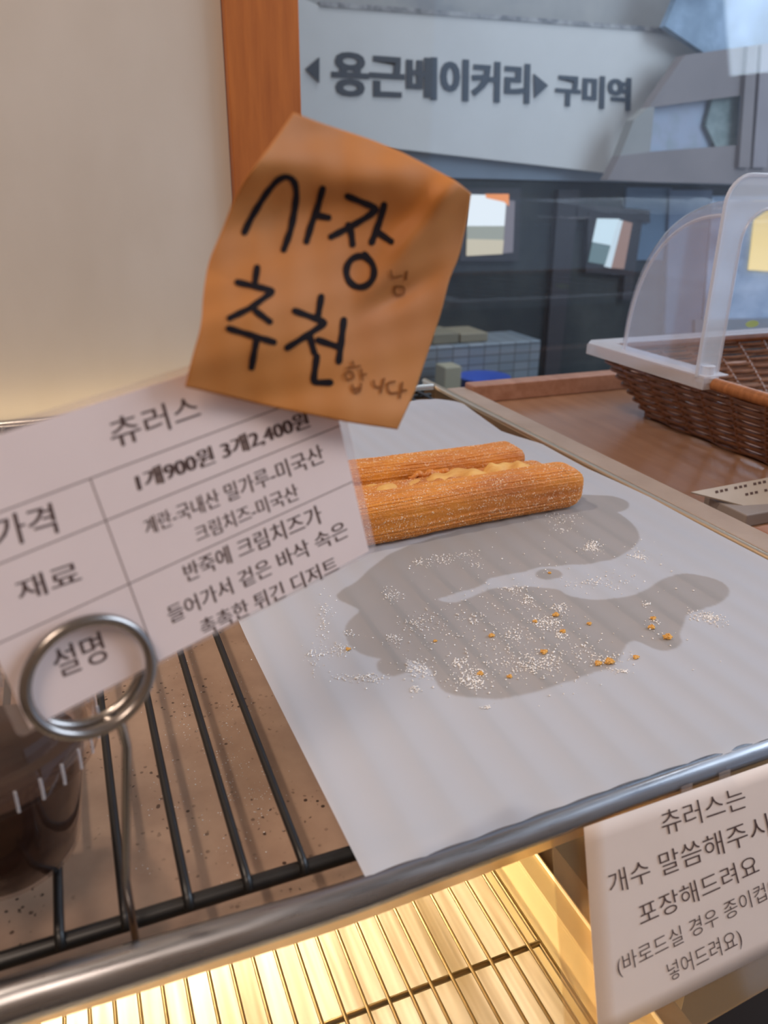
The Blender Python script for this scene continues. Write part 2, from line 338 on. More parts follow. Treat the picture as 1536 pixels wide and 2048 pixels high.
# ---- greaseproof paper with grease marks
edge = [PZ(*p, 0) for p in [(913,800),(1002,865),(1085,891),(1174,940),(1300,997),(1536,1124)]]
ey = [p.y for p in edge][::-1]; ex = [min(p.x, .3655) for p in edge][::-1]
NU, NV = 560, 760
S, T = np.meshgrid(np.linspace(0,1,NU+1), np.linspace(0,1,NV+1))
Y0, Y1 = .1695, .700
_pf = [PZ(u, v+7, .001) for u, v in [(724,1757),(863,1708),(972,1670),(1125,1616),(1217,1583),(1408,1518),(1536,1472),(1700,1415)]]
_px = [p.x for p in _pf]; _py = [p.y for p in _pf]; Yf = np.mean([np.interp(.064+.30*S+d, _px, _py) for d in (-.012,0,.012)], 0)
Yp = Y0+(Y1-Y0)*T
xr = np.interp(Yp, ey, ex); xl = .0640-.0035*np.clip((Yp-.17)/.15, 0, 1)
cr = np.clip((Yp-(Y1-.035))/.035, 0, 1); xr = xr-.035*(1-np.sqrt(np.clip(1-cr**2, 0, 1)))
Xp = xl+(xr-xl)*S; Yp = Yp + (Yf-Y0)*(1-T)**3
Zp = .0009 - .00045*(.5-.5*np.cos(2*np.pi*(Xp-XW[0])/.01835))**.8 + .0005*np.sin(Xp*31+Yp*17)*np.sin(Yp*23) + .0005
Zp += .0022*np.exp(-((Yp-.18)/.012)**2)*0 
def inpoly(px, py, poly):
    c = np.zeros(px.shape, bool); n = len(poly); j = n-1
    for i in range(n):
        xi, yi = poly[i]; xj, yj = poly[j]
        if yi != yj: c ^= ((yi > py) != (yj > py)) & (px < (xj-xi)*(py-yi)/(yj-yi)+xi)
        j = i
    return c
def smooth_poly(P, it=3):
    P = [np.array(p, float) for p in P]
    for _ in range(it): P = [q for i in range(len(P)) for q in (P[i]*.75+P[(i+1)%len(P)]*.25, P[i]*.25+P[(i+1)%len(P)]*.75)]
    return P
z6 = lambda L: [(640+.56*x, 1080+.56*y) for x, y in L]
st1 = z6([(60,190),(130,150),(200,80),(300,20),(600,-60),(900,-150),(1030,-120),(1120,-60),(1150,0),(1100,45),(1050,72),(960,90),(800,95),(700,120),(600,133),(590,158),(480,190),(400,213),(500,226),(590,175),(700,165),(850,172),(880,200),(960,215),(1080,210),(1160,185),(1190,160),(1260,125),(1330,122),(1420,140),(1468,175),(1450,215),(1380,245),(1310,260),(1300,300),(1280,340),(1298,370),(1260,397),(1200,397),(1150,370),(1110,360),(1085,385),(1062,450),(980,475),(880,510),(800,532),(700,560),(600,568),(500,558),(440,540),(410,500),(395,455),(330,430),(220,425),(150,412),(100,380),(85,320),(110,280),(150,255),(100,230),(60,210)])
st = np.zeros(Xp.shape)
def world_poly(P): return [(q.x, q.y) for q in (PZ(p[0], p[1], .001) for p in P)]
ell = lambda cx, cy, a, c_: [(cx+a*math.cos(t*.3927), cy+c_*math.sin(t*.3927)) for t in range(16)]
for P in (st1, ell(1098,1149,27,11), ell(785,1332,32,20), ell(1185,1010,75,20)):
    st = np.maximum(st, inpoly(Xp, Yp, world_poly(smooth_poly(P))).astype(float))
for _ in range(2):
    st[1:-1,1:-1] = (st[1:-1,1:-1]*2+st[:-2,1:-1]+st[2:,1:-1]+st[1:-1,:-2]+st[1:-1,2:])/6
me = bpy.data.meshes.new('greaseproof_paper')
idx = np.arange((NU+1)*(NV+1)).reshape(NV+1, NU+1)
fc = np.stack([idx[:-1,:-1], idx[:-1,1:], idx[1:,1:], idx[1:,:-1]], -1).reshape(-1,4)
me.vertices.add(Xp.size); me.vertices.foreach_set('co', np.stack([Xp,Yp,Zp], -1).ravel())
me.loops.add(fc.size); me.loops.foreach_set('vertex_index', fc.ravel().astype(np.int32))
me.polygons.add(len(fc)); me.polygons.foreach_set('loop_start', np.arange(0, fc.size, 4, dtype=np.int32)); me.polygons.foreach_set('use_smooth', np.ones(len(fc), bool))
me.update(calc_edges=True); me.validate()
a = me.attributes.new('stain', 'FLOAT', 'POINT'); a.data.foreach_set('value', st.ravel().astype(np.float32))
me.materials.append(paper_m)
o = bpy.data.objects.new('greaseproof_paper', me); sc.collection.objects.link(o)
tag(o, 'white greaseproof paper sheet with grey grease marks under the churros', 'paper')

oct_v = np.array([(1,0,0),(-1,0,0),(0,1,0),(0,-1,0),(0,0,1),(0,0,-1)]); oct_f = [(0,2,4),(2,1,4),(1,3,4),(3,0,4),(2,0,5),(1,2,5),(3,1,5),(0,3,5)]
coat_m = Mat('coating_sugar', (.88,.50,.19), .25).m
# ---- churros: ridged half-open sticks
def churro(name, label, x0, x1, yc, wy, hz, ridges, seed, skew=0, sugar=1.0, zoff=.0016, flat=.0, yaw=0):
    root = empty(name, label, 'churro'); root.location = (0,0,0)
    r = np.random.default_rng(seed); N = 220; M = 260; ph = r.uniform(0, 6.28, 8); mb = MB(); sug = []
    for i in range(N+1):
        s = i/N; x = x0+(x1-x0)*s
        e0 = min(1, (1-s)/.055); e1 = min(1, s/.05)
        end = math.sqrt(max(0, 1-(1-e0)**2.6))*math.sqrt(max(0,1-(1-e1)**2)); end = .02+.98*end
        bend = .0012*math.sin(3*s*2+ph[0])
        for j in range(M):
            a = 2*math.pi*j/M; c, sn = math.cos(a), math.sin(a)
            pw = .62
            ry = math.copysign(abs(c)**pw, c); rz = math.copysign(abs(sn)**pw, sn)
            rid = .6*math.cos(a*ridges+1.2*math.sin(s*2.2+ph[1])+ph[2])+.55*math.cos(a*(ridges*1.7//1)+.9*math.sin(s*5+ph[6])+ph[7])*math.sin(s*13+a*3+ph[0])
            smooth_band = math.exp(-((a-(math.pi*.88))/.30)**2)      # smoother fried face towards the camera
            rid = rid*(1-.7*smooth_band)
            rr = 1+.026*rid+.018*math.sin(5*s+a*2+ph[3])+.010*math.sin(17*s+a*3+ph[4])+.006*math.sin(41*s+5*a+ph[5])
            y = wy/2*ry*rr; z = hz/2*rz*rr
            k = end if i < N-1 else end*.6
            y *= .35+.65*k; z = z*(.55+.45*k)
            xx = x - .004*(abs(sn)**3)*(1 if s > .5 else 0)*e0**0 * (1 if s > .93 else 0)
            mb.v.append((xx+r.normal(0,.00005), yc+skew*(s-.5)+bend+y+r.normal(0,.00006), zoff+hz/2+max(z, -hz/2)+r.normal(0,.00006)))
            sug.append(sugar*(1-.75*smooth_band)*(.55+.45*(rid > -.1)))
    for i in range(N):
        for j in range(M):
            mb.f.append((i*M+j, i*M+(j+1)%M, (i+1)*M+(j+1)%M, (i+1)*M+j))
    k = len(mb.v)
    for i, rv in ((0, True), (N, False)):
        ids = [i*M+j for j in range(M)]; cx = np.mean([mb.v[q] for q in ids], 0); mb.v.append((cx[0]+(.0008 if i else -.0008), cx[1], cx[2])); ci = len(mb.v)-1; sug.append(sugar)
        for j in range(M):
            t = (ids[j], ids[(j+1)%M], ci); mb.f.append(t[::-1] if not rv else t)
    o = mb.build('crust', churro_m, root, True)
    at = o.data.attributes.new('sugar', 'FLOAT', 'POINT'); at.data.foreach_set('value', np.array(sug, np.float32))
    V = np.array(mb.v); cc_ = MB(); cand = r.integers(0, N*M, 26000)
    for q in cand:
        p = V[q]; hfrac = (p[2]-zoff)/hz
        if p[1] > yc+wy*.45 or r.random() > .12+.75*max(0, .75-hfrac)**.8*sug[q]+.22*(hfrac > .8): continue
        s_ = r.uniform(.00014, .00034); dq = np.array([0, p[1]-yc, (p[2]-zoff-hz/2)]); dq /= np.linalg.norm(dq)+1e-9; c0 = p+dq*s_*.4
        cc_.add([tuple(c0+oct_v[k]*s_*r.uniform(.7,1.2)) for k in range(6)], oct_f)
    g = cc_.build('sugar_coating', coat_m, root); g['kind'] = 'stuff'; g['label'] = 'sparkling sugar coating'
    return root
c1 = churro('churro', 'nearest churro with a smooth orange side and thick sugar', .095, .3095, .4045, .0265, .0285, 30, 1, .010)
c2 = churro('churro', 'middle churro split open showing pale dough between the others', .11, .3070, .4345, .030, .0200, 18, 2, .006, .8)
c3 = churro('churro', 'farthest churro of the three, behind the split one', .12, .2990, .4640, .026, .0275, 28, 3, .006, .9)
# torn dough filling of the split churro
rg = np.random.default_rng(5)
for k, (xa, xb, yc, zz) in enumerate([(.150,.215,.4345,.0205),(.207,.262,.4375,.0225),(.250,.291,.4375,.0235)]):
    mb = MB(); N = 60; M = 20; ph = rg.uniform(0,6,6)
    for i in range(N+1):
        s = i/N; e = abs(math.sin(math.pi*min(max(s,.02),.98)))**.4
        for j in range(M):
            a = 2*math.pi*j/M
            rr = e*(1+.16*math.sin(9*s+2*a+ph[0])+.12*math.sin(23*s+3*a+ph[1]))
            mb.v.append((xa+(xb-xa)*s, yc+.0095*math.cos(a)*rr, zz-.004+.0055*math.sin(a)*rr+.0012*math.sin(12*s+ph[2])))
    for i in range(N):
        for j in range(M): mb.f.append((i*M+j, i*M+(j+1)%M, (i+1)*M+(j+1)%M, (i+1)*M+j))
    mb.f.append(tuple(range(M))[::-1]); mb.f.append(tuple(N*M+j for j in range(M)))
    mb.build('dough_filling', crumb_dough, c2, True)
for (xa, xb, ya, yb2, zz) in [(.150,.190,.4225,.4260,.0215),(.186,.233,.4265,.4300,.0235),(.2,.236,.446,.447,.0238),(.268,.290,.427,.428,.0235)]:
    mb = MB(); n = 26; ph = rg.uniform(0,6)
    mb.tube([(xa+(xb-xa)*i/n, ya+(yb2-ya)*i/n+.0008*math.sin(i*.7+ph), zz-.0025+.0010*math.sin(i*.9+ph)) for i in range(n+1)], [.0004+.0021*max(0,math.sin(math.pi*i/n))**.5*(1+.25*math.sin(i*1.3)) for i in range(n+1)], 10)
    o = mb.build('torn_crust_strip', churro_m, c2, True)
    at = o.data.attributes.new('sugar', 'FLOAT', 'POINT'); at.data.foreach_set('value', np.full(len(mb.v), .5, np.float32))

# ---- sugar crystals and crumbs
def paper_z(x, y): return .0014-.00045*(.5-.5*math.cos(2*math.pi*(x-XW[0])/.01835))**.8+.0005*math.sin(x*31+y*17)*math.sin(y*23)
def crystals(mb, u, v, su, sv, n, zf, ang=0, size=(.00026,.00058)):
    ca, sa = math.cos(ang), math.sin(ang)
    for _ in range(n):
        g1, g2 = rng.normal()*su, rng.normal()*sv; p = PZ(u+g1*ca-g2*sa, v+g1*sa+g2*ca, 0)
        s = rng.uniform(*size); q = rng.uniform(.6, 1.3, 3)*s; th = rng.uniform(0, 6.28); c_, s_ = math.cos(th), math.sin(th)
        P = oct_v[:6]*q; z = zf(p.x, p.y)+q[2]*.6
        mb.add([(p.x+a[0]*c_-a[1]*s_, p.y+a[0]*s_+a[1]*c_, z+a[2]) for a in P], oct_f)
mb = MB()
for z_ in [(970,30,16,9,70),(1140,70,22,8,60),(450,75,60,10,110,-.2),(355,80,10,5,25),(690,183,22,8,60),(740,220,16,12,55),(855,250,22,10,60),(810,300,32,14,150),(860,345,12,10,50),(260,205,20,14,60),(330,310,25,14,45),(270,365,15,12,35),(550,290,14,9,30),(1385,285,36,11,130,.2),(1165,238,8,6,14),(1190,300,14,16,30),(540,505,30,22,170),(490,445,16,9,45),(350,470,26,16,110),(340,545,12,8,30),(150,500,50,9,90),(740,455,45,18,110),(820,440,32,20,80),(700,350,50,22,70),(1010,440,40,12,70),(940,400,22,14,30),(1075,480,18,6,25),(110,345,16,6,18),(60,400,25,14,50),(15,280,18,50,60),(-20,420,20,30,50),(1000,160,60,12,60),(400,300,60,30,60),(590,605,14,5,14),(620,250,120,60,110),(700,400,220,70,260),(900,120,220,60,90),(600,450,260,60,140),(560,95,18,5,16)]:
    u, v, su, sv, n = z_[:5]; crystals(mb, 640+.56*u, 1080+.56*v, su*.56, sv*.56, n, paper_z, *(z_[5:6]))
for u, v, su, sv, n in [(1120,1042,24,8,60),(1183,1100,12,8,60),(1130,1065,12,5,20),(1270,1110,10,10,12)]: crystals(mb, u, v, su, sv, n, paper_z)
o = mb.build('sugar_crystals', sugar_m); o['kind'] = 'stuff'; tag(o, 'loose sugar crystals scattered over the greaseproof paper', 'sugar')
mb = MB(); bz = lambda x, y: -.024
for u, v, su, sv, n in [(350,1330,30,60,70),(450,1440,25,45,90),(465,1320,25,40,50),(520,1500,20,40,50),(400,1500,60,80,60),(300,1500,60,90,40)]:
    crystals(mb, u, v, su, sv, n, bz, size=(.00014,.00034))
o = mb.build('sugar_crystals', sugar_m); o['kind'] = 'stuff'; tag(o, 'fine sugar fallen between black wires onto the brown tray floor', 'sugar')
crumbs = [((842,272),7,'golden crumb amid the central pile of sugar'),((768,295),5,'small amber crumb left of the central sugar pile'),((868,330),6,'amber crumb just below the central sugar pile'),((962,302),5,'lone amber crumb right of the central sugar pile'),((612,345),6,'amber crumb on the grease mark left of the middle'),((800,405),7,'round golden crumb in the lower sugar scatter'),((1190,285),6,'upper golden crumb of the stacked pair at right'),((1183,318),7,'lower golden crumb of the stacked pair at right'),((1240,355),9,'largest golden crumb at the right end of the grease mark'),((1032,443),9,'wide pale golden crumb at the lower right grease edge'),((992,447),7,'pale crumb left of the wide golden crumb'),((1127,425),6,'lone crumb just outside the lower right grease edge'),((572,480),6,'reddish crumb on the lower left sugar heap'),((677,492),5,'small crumb right of the lower left sugar heap'),((411,365),4,'tiny yellow crumb in the left sugar scatter'),((100,397),5,'brown crumb nearest the left edge of the paper'),((820,122),4,'pale crumb in its own small round grease spot')]
for (u, v), s, lab in crumbs:
    p = PZ(640+.56*u, 1080+.56*v, .001); mb = MB(); r = s*.56*.44/F*1.25; nu, nv = 12, 8; ph = rng.uniform(0,6,4)
    for j in range(nv+1):
        for i in range(nu):
            th = math.pi*j/nv; a = 2*math.pi*i/nu; rr = r*(1+.25*math.sin(3*a+ph[0])*math.sin(th)+.2*math.sin(5*a+4*th+ph[1]))
            mb.v.append((rr*math.sin(th)*math.cos(a)*1.25, rr*math.sin(th)*math.sin(a), rr*.7*math.cos(th)))
    for j in range(nv):
        for i in range(nu): mb.f.append((j*nu+i, j*nu+(i+1)%nu, (j+1)*nu+(i+1)%nu, (j+1)*nu+i))
    o = mb.build('crumb', crumb_m); o.location = (p.x, p.y, paper_z(p.x, p.y)+r*.62); tag(o, lab, 'crumb', 'churro crumbs on the paper')

# ================================================================== PRICE CARD, NOTE, CLIP STAND
CU = Vector((.9442,.2860,.1634)).normalized(); CN = Vector((.267,-.955,.1289)).normalized(); CV = Vector((-.1929,.0781,.9781)); CO = Vector((.0010,.1843,.1361))
def card_pt(u, v, off=0.0): return on_plane(u, v, CO, CN) + CN*off
card = empty('price_card', 'laminated white price card with a ruled table held by ring clip', 'sign')
def cl(x, y, off=0): return CO+CU*x+CV*y+CN*off
def quad_slab(name, pts, th, mat, parent, bevel=0):
    mb = MB(); mb.slab(pts, -CN*th); return mb.build(name, mat, parent, bevel=bevel)
X0, X1, YT, YBt = -.0331, .0703, .0161, -.0517
quad_slab('card', [cl(X0,YBt), cl(X1,YBt), cl(X1,YT), cl(X0,YT)], .0003, card_m, card)
m_ = .0030; c_ = .0018; Lx0, Lx1, Ly0, Ly1 = X0-m_, X1+m_, YBt-m_*.4, YT+m_*.6
pl = []
for cx, cy, a0 in ((Lx1-c_, Ly0+c_, -90), (Lx1-c_, Ly1-c_, 0), (Lx0+c_, Ly1-c_, 90), (Lx0+c_, Ly0+c_, 180)):
    for t in range(5): a = math.radians(a0+t*22.5); pl.append(cl(cx+c_*math.cos(a), cy+c_*math.sin(a), -.0004))
quad_slab('laminate_margin', pl, .00015, lam_m, card)
def rule(x0, y0, x1, y1, w_=.00018):
    a, b_ = Vector((x0,y0)), Vector((x1,y1)); d = (b_-a).normalized(); n = Vector((-d.y, d.x))*w_
    mb = MB(); P = [a+n, a-n, b_-n, b_+n]; mb.add([cl(p.x, p.y, 4e-5) for p in P], [(0,1,2,3)]); mb.build('ruled_line', rule_ink, card)
for y in (0, -.0110, -.0284): rule(X0, y, X1, y)
rule(0, 0, 0, YBt)
zq = lambda L, s, ox, oy: [(ox+s*x, oy+s*y) for x, y in L]
z3 = lambda L: zq(L, .5078, 0, 740)
for body, q, wd in [('츄러스', [(418,200),(765,92),(795,190),(450,312)], .02),
    ('1개900원 3개2,400원', [(530,408),(1200,160),(1222,228),(550,484)], .10),
    ('계란-국내산 밀가루-미국산', [(560,590),(1260,290),(1282,362),(580,655)], .04),
    ('크림치즈-미국산', [(760,620),(1162,445),(1182,508),(780,682)], .04),
    ('반죽에 크림치즈가', [(717,768),(1252,528),(1275,600),(737,838)], .04),
    ('들어가서 겉은 바삭 속은', [(652,936),(1352,590),(1376,655),(674,1002)], .04),
    ('촉촉한 튀긴 디저트', [(782,988),(1316,730),(1338,792),(802,1052)], .04),
    ('가격', [(-40,590),(200,522),(232,640),(-8,712)], .03),
    ('재료', [(55,832),(298,748),(325,835),(82,918)], .03),
    ('설명', [(195,1108),(390,1028),(428,1140),(232,1218)], .03)]:
    printed('printed_text', body, z3(q), lambda u, v, e: card_pt(u, v, 5e-5+e), ink_soft, card, 0, wd)

# kraft note: wavy sheet stuck on the upper edge of the card
z2 = lambda L: zq(L, .4036, 340, 200)
E_T = z2([(610,62),(720,105),(850,150),(1000,200),(1150,262),(1300,340),(1420,405),(1490,460)])
E_R = z2([(1490,460),(1470,600),(1430,780),(1385,880),(1340,1060),(1280,1240),(1210,1450),(1125,1632)])
E_B = z2([(75,1420),(250,1460),(500,1520),(700,1560),(900,1600),(1125,1632)])
E_L = z2([(610,62),(500,220),(380,380),(320,480),(260,640),(190,800),(165,950),(155,1120),(110,1270),(75,1420)])
def pl_at(P, t):
    P = np.array(P, float); d = np.r_[0, np.cumsum(np.linalg.norm(np.diff(P, axis=0), axis=1))]; d /= d[-1]
    # light smoothing along the outline
    tt = np.clip(np.array([t-.03, t, t+.03]), 0, 1) if .03 < t < .97 else np.array([t])
    return np.array([np.interp(tt, d, P[:,0]).mean(), np.interp(tt, d, P[:,1]).mean()])
tl, tr_, br, bl = map(np.array, (E_T[0], E_T[-1], E_B[-1], E_B[0]))
def coons(s, t):
    a, b_, c, d = pl_at(E_T, s), pl_at(E_B, s), pl_at(E_L, t), pl_at(E_R, t)
    return (1-t)*a+t*b_+(1-s)*c+s*d-((1-s)*(1-t)*tl+s*(1-t)*tr_+(1-s)*t*bl+s*t*br)
def crease(u, v):
    """height of the note above the card's plane, from its folds"""
    x, y = (u-340)/.4036, (v-200)/.4036
    h = .0050
    h += .0050*math.exp(-((y-330-.10*(x-600))/150)**2)                       # roll below the top edge
    h += .0034*math.sin((y+.35*x)/165)*max(0, min(1, (900-x)/500))           # waves down the left side
    h += .0045*math.exp(-(((x-1310)*.80+(y-560)*.6)/80)**2)*math.exp(-((y-560)/330)**2)   # diagonal crease at right
    h -= .0020*math.exp(-(((x-1130)*.5+(y-960)*.9)/60)**2)*math.exp(-((x-1150)/220)**2)
    h += .0016*math.sin(x/210+1.0)*math.sin(y/310)
    h += .0012*math.exp(-((y-1560)/90)**2)
    h += .0002*math.sin(x/47+y/61)*math.sin(y/53-x/80)
    return h
def note_pt(u, v, e=0.0): p = on_plane(u, v, CO, CN); d = (CAM-p).normalized(); return p + d*((crease(u, v)+e)/d.dot(CN))
note = empty('kraft_note', 'creased brown kraft paper note with thick black handwriting on price card', 'note')
mb = MB(); mb.grid(lambda s, t: note_pt(*coons(s, t)), 90, 110); o = mb.build('note_sheet', kraft, note, True)
m = o.modifiers.new('s', 'SOLIDIFY'); m.thickness = .0002; m.offset = -1
dot = lambda: 0
def stroke(pts, wd, mat, name):
    P = [np.array(p, float) for p in z2(pts)]
    Q = []
    n = len(P)
    if n > 2:                                                    # Catmull-Rom only on long curved strokes
        pass
    for i in range(n-1):
        k = max(2, int(np.linalg.norm(P[i+1]-P[i])/5))
        for j in range(k): Q.append(P[i]+(P[i+1]-P[i])*j/k)
    Q.append(P[-1]); A = np.array(Q)
    for _ in range(2): A[1:-1] = (A[:-2]+2*A[1:-1]+A[2:])/4
    wv_ = wd*.4036/2; mb = MB(); L = []; Rr = []; n = len(A)
    for i in range(n):
        d = A[min(i+1,n-1)]-A[max(i-1,0)]; d = d/(np.linalg.norm(d)+1e-9); nn_ = np.array([-d[1], d[0]])*wv_*(1+.08*math.sin(i*.9))
        L.append(A[i]+nn_); Rr.append(A[i]-nn_)
    d0 = A[0]-A[1]; d0 /= np.linalg.norm(d0); d1 = A[-1]-A[-2]; d1 /= np.linalg.norm(d1)
    cap0 = [A[0]+wv_*(d0*math.sin(a)+np.array([-d0[1],d0[0]])*math.cos(a)) for a in np.linspace(0, math.pi, 7)]
    cap1 = [A[-1]+wv_*(d1*math.sin(a)+np.array([-d1[1],d1[0]])*math.cos(a)) for a in np.linspace(0, math.pi, 7)]
    e = .0004 if mat is ink else .0007
    mb.add([note_pt(*p, e) for p in L]+[note_pt(*p, e) for p in Rr], [(i, i+1, n+i+1, n+i) for i in range(n-1)])
    mb.add([note_pt(*p, e) for p in cap0], [tuple(range(7))]); mb.add([note_pt(*p, e) for p in cap1], [tuple(range(7))])
    return mb
circ = lambda cx, cy, a, c, t0=0: [(cx+a*math.sin(t*.3142+t0), cy-c*math.cos(t*.3142+t0)) for t in range(22)]
letters = [[[(370,655),(395,600),(430,540),(480,460),(530,400),(570,378),(600,385),(622,415),(628,470),(618,550),(600,640),(565,740)]],
 [[(757,440),(730,540),(700,620),(677,700)],[(720,570),(785,582)]],
 [[(880,478),(1030,538),(985,575),(900,625),(800,677)],[(885,620),(900,660),(905,715)],[(1062,520),(1040,600),(1000,705)],[(1030,655),(1095,700)],circ(943,850,70,78,.3),[(965,765),(985,790)]],
 [[(432,830),(422,900)],[(335,903),(515,945),(400,1030),(297,1080)],[(425,1045),(495,1098)],[(292,1132),(515,1200)],[(432,1175),(418,1250),(405,1325)]],
 [[(750,975),(735,1065)],[(620,1045),(775,1102),(690,1160),(582,1228)],[(690,1160),(715,1250)],[(735,1190),(840,1225)],[(862,1090),(850,1190),(837,1295)],[(728,1270),(710,1400),(795,1400)]]]
for L in letters:
    mb = MB()
    for s_ in L: q = stroke(s_, 33, ink, ''); mb.add(q.v, q.f)
    mb.build('handwriting', ink, note)
small = [[[(1095,845),(1100,885),(1150,872)],[(1175,850),(1170,890)],[(1115,925),(1165,925),(1160,968),(1112,965),(1115,925)]],
 [[(905,1295),(910,1312)],[(880,1327),(942,1318)],circ(890,1365,22,20),[(948,1335),(955,1388)],[(955,1362),(972,1358)],[(905,1410),(912,1455),(945,1450),(948,1405)],[(905,1430),(945,1428)]],
 [[(1010,1390),(1012,1427),(1042,1420)],[(1062,1380),(1045,1450)]],[[(1115,1395),(1075,1400),(1085,1455),(1130,1450)],[(1152,1400),(1140,1475)],[(1145,1440),(1172,1438)]]]
for L in small:
    mb = MB()
    for s_ in L: q = stroke(s_, 9, pencil, ''); mb.add(q.v, q.f)
    mb.build('small_handwriting', pencil, note)

stem_m = plain('smooth_steel', (.34,.31,.29), .22, 1)
# ring clip stand
stand = empty('card_stand', 'steel card stand with a double ring clip on a thin stem', 'card holder')
RC = card_pt(176, 1348, .0); ru = CU; rv = CN.cross(CU) if CN.cross(CU).z > 0 else -CN.cross(CU)
for off, sc_ in ((.0024, 1.0), (-.0024, .98)):
    mb = MB(); mb.tube([RC+CN*off+ru*(.0150*sc_*math.cos(a))+rv*(.0146*sc_*math.sin(a)) for a in np.linspace(0, 2*math.pi, 64, endpoint=False)], .00145, 14, True)
    mb.build('ring', stem_m, stand, True)
bot = RC-rv*.0146; base = Vector((-.0047, .1812, -.0195))
mb = MB(); mb.tube([bot-CN*.0022+ru*.001, bot+rv*.0004, bot-rv*.0006+CN*.0006+ru*.0022, Vector((bot.x+.0030, bot.y+.001, bot.z-.003)), Vector((bot.x+.0036,.1762,bot.z-.010)), Vector((base.x,.1762,.02)), Vector((base.x,.1780,-.004)), base], .00115, 12); mb.build('stem', stem_m, stand, True)
mb = MB(); mb.lathe([(.0001,.0060),(.0022,.0059),(.0030,.0046),(.0034,.0032),(.0040,.0026),(.0044,.0012),(.0044,0),(.0001,0)], (base.x, .1838, -.0240), 48); mb.build('base', steel, stand, True)
mb = MB(); mb.tube([(base.x+.001*math.cos(a)*1.6,   .1815+.0012*math.sin(a), -.0185+a*.0004) for a in np.linspace(0, 12, 60)], .0007, 8); mb.build('coil', steel, stand, True)

# cup of dark drink behind the card
cup = empty('dessert_cup', 'clear plastic cup of dark chocolate drink with lid, left edge', 'cup')
cc = PZ(-42, 1448, .05); C0 = (cc.x, cc.y, .0001)
mb = MB(); mb.lathe([(.0205,.0),(.0222,.0015),(.0240,.012),(.0262,.026),(.0285,.040),(.0300,.0440),(.0300,.0455)], C0); mb.build('cup_body', cup_m, cup, True)
mb = MB(); mb.lathe([(.0001,.0008),(.0200,.0008),(.0215,.0025),(.0234,.012),(.0256,.026),(.0272,.0370),(.0001,.0370)], C0); mb.build('drink', choc, cup, True)
mb = MB(); mb.lathe([(.0322,.0395),(.0330,.0400),(.0330,.0480),(.0322,.0500),(.0300,.0505),(.0285,.0490),(.0270,.0490),(.0258,.0535),(.0200,.0560),(.0001,.0565)], C0); mb.build('lid', cup_m, cup, True)
for k in range(30):
    a = 2*math.pi*k/30
    if k == 0: mb = MB(); mb.tube([(.0333,0,.0405),(.0334,0,.0440),(.0332,0,.0475)], .00045, 6); k0_ = mb.build('lid_rib', rimlid_m, cup, True); k0_.location = C0
    else: o = k0_.copy(); sc.collection.objects.link(o); o.rotation_euler.z = a

# ================================================================== HANGING NOTICE + CLEAR SHEET
hang = empty('hanging_notice', 'white paper notice taped below the right part of the steel rail', 'sign')
TL_ = PZ(1168,1655,-.012); TL_.y = .1545; TL_ = PY(1168,1650,rail_y(.15)-.0056); TR_ = PY(1536,1525,rail_y(.236)-.0052)
BLx = PX(1195, 2078, TL_.x)
e1 = (TR_-TL_).normalized(); e2 = (BLx-TL_); SN = e1.cross(e2).normalized(); SN = SN if SN.y < 0 else -SN
def sh(u, v, e=0.0): return on_plane(u, v, TL_, SN)+SN*e
q = [sh(1168,1655), sh(1600,1505), sh(1600,1875), sh(1198,2078)]
def wavy(s, t):
    a = q[0].lerp(q[1], s); b_ = q[3].lerp(q[2], s); p = a.lerp(b_, t); return p
mb = MB(); mb.grid(lambda s, t: wavy(s, t), 12, 12); o = mb.build('notice_sheet', sheet_m, hang, True); m = o.modifiers.new('s','SOLIDIFY'); m.thickness = .0002; m.offset = 1 if (q[1]-q[0]).cross(q[3]-q[0]).dot(SN) < 0 else -1
z8 = lambda L: zq(L, .5443, 700, 1440)
for body, qq, wd, of in [('츄러스는', [(1135,338),(1438,238),(1460,320),(1150,425)], 0, -.006),
    ('개수 말씀해주시', [(942,562),(1526,340),(1546,425),(957,645)], 0, -.006),
    ('포장해드려요', [(1052,680),(1486,488),(1506,562),(1068,760)], 0, -.006),
    ('(바로드실 경우 종이컵에', [(974,872),(1572,568),(1590,640),(988,950)], 0, -.008),
    ('넣어드려요)', [(1160,895),(1426,757),(1445,835),(1178,972)], 0, -.008)]:
    printed('printed_text', body, z8(qq), lambda u, v, e: sh(u, v, 3e-4+e), ink_soft, hang, of, wd)
cs = empty('clear_sheet', 'clear plastic sheet hanging from the rail behind the paper notice', 'panel')
mb = MB(); mb.slab([sh(1112,1672,-.0022), sh(1610,1498,-.0022), sh(1610,1945,-.0022), sh(1150,2215,-.0022)], -SN*.0008); mb.build('sheet', amber_m, cs)
for (u, v) in ((1372,1590),(1448,1562)):
    mb = MB(); yy = rail_y(PZ(u, v, 0).x)-.0049; mb.slab([PY(u-10, v+20, yy), PY(u+12, v+12, yy), PY(u+12, v-24, yy), PY(u-10, v-16, yy)], (0,-.0002,0)); mb.build('tape', lam_m, hang)

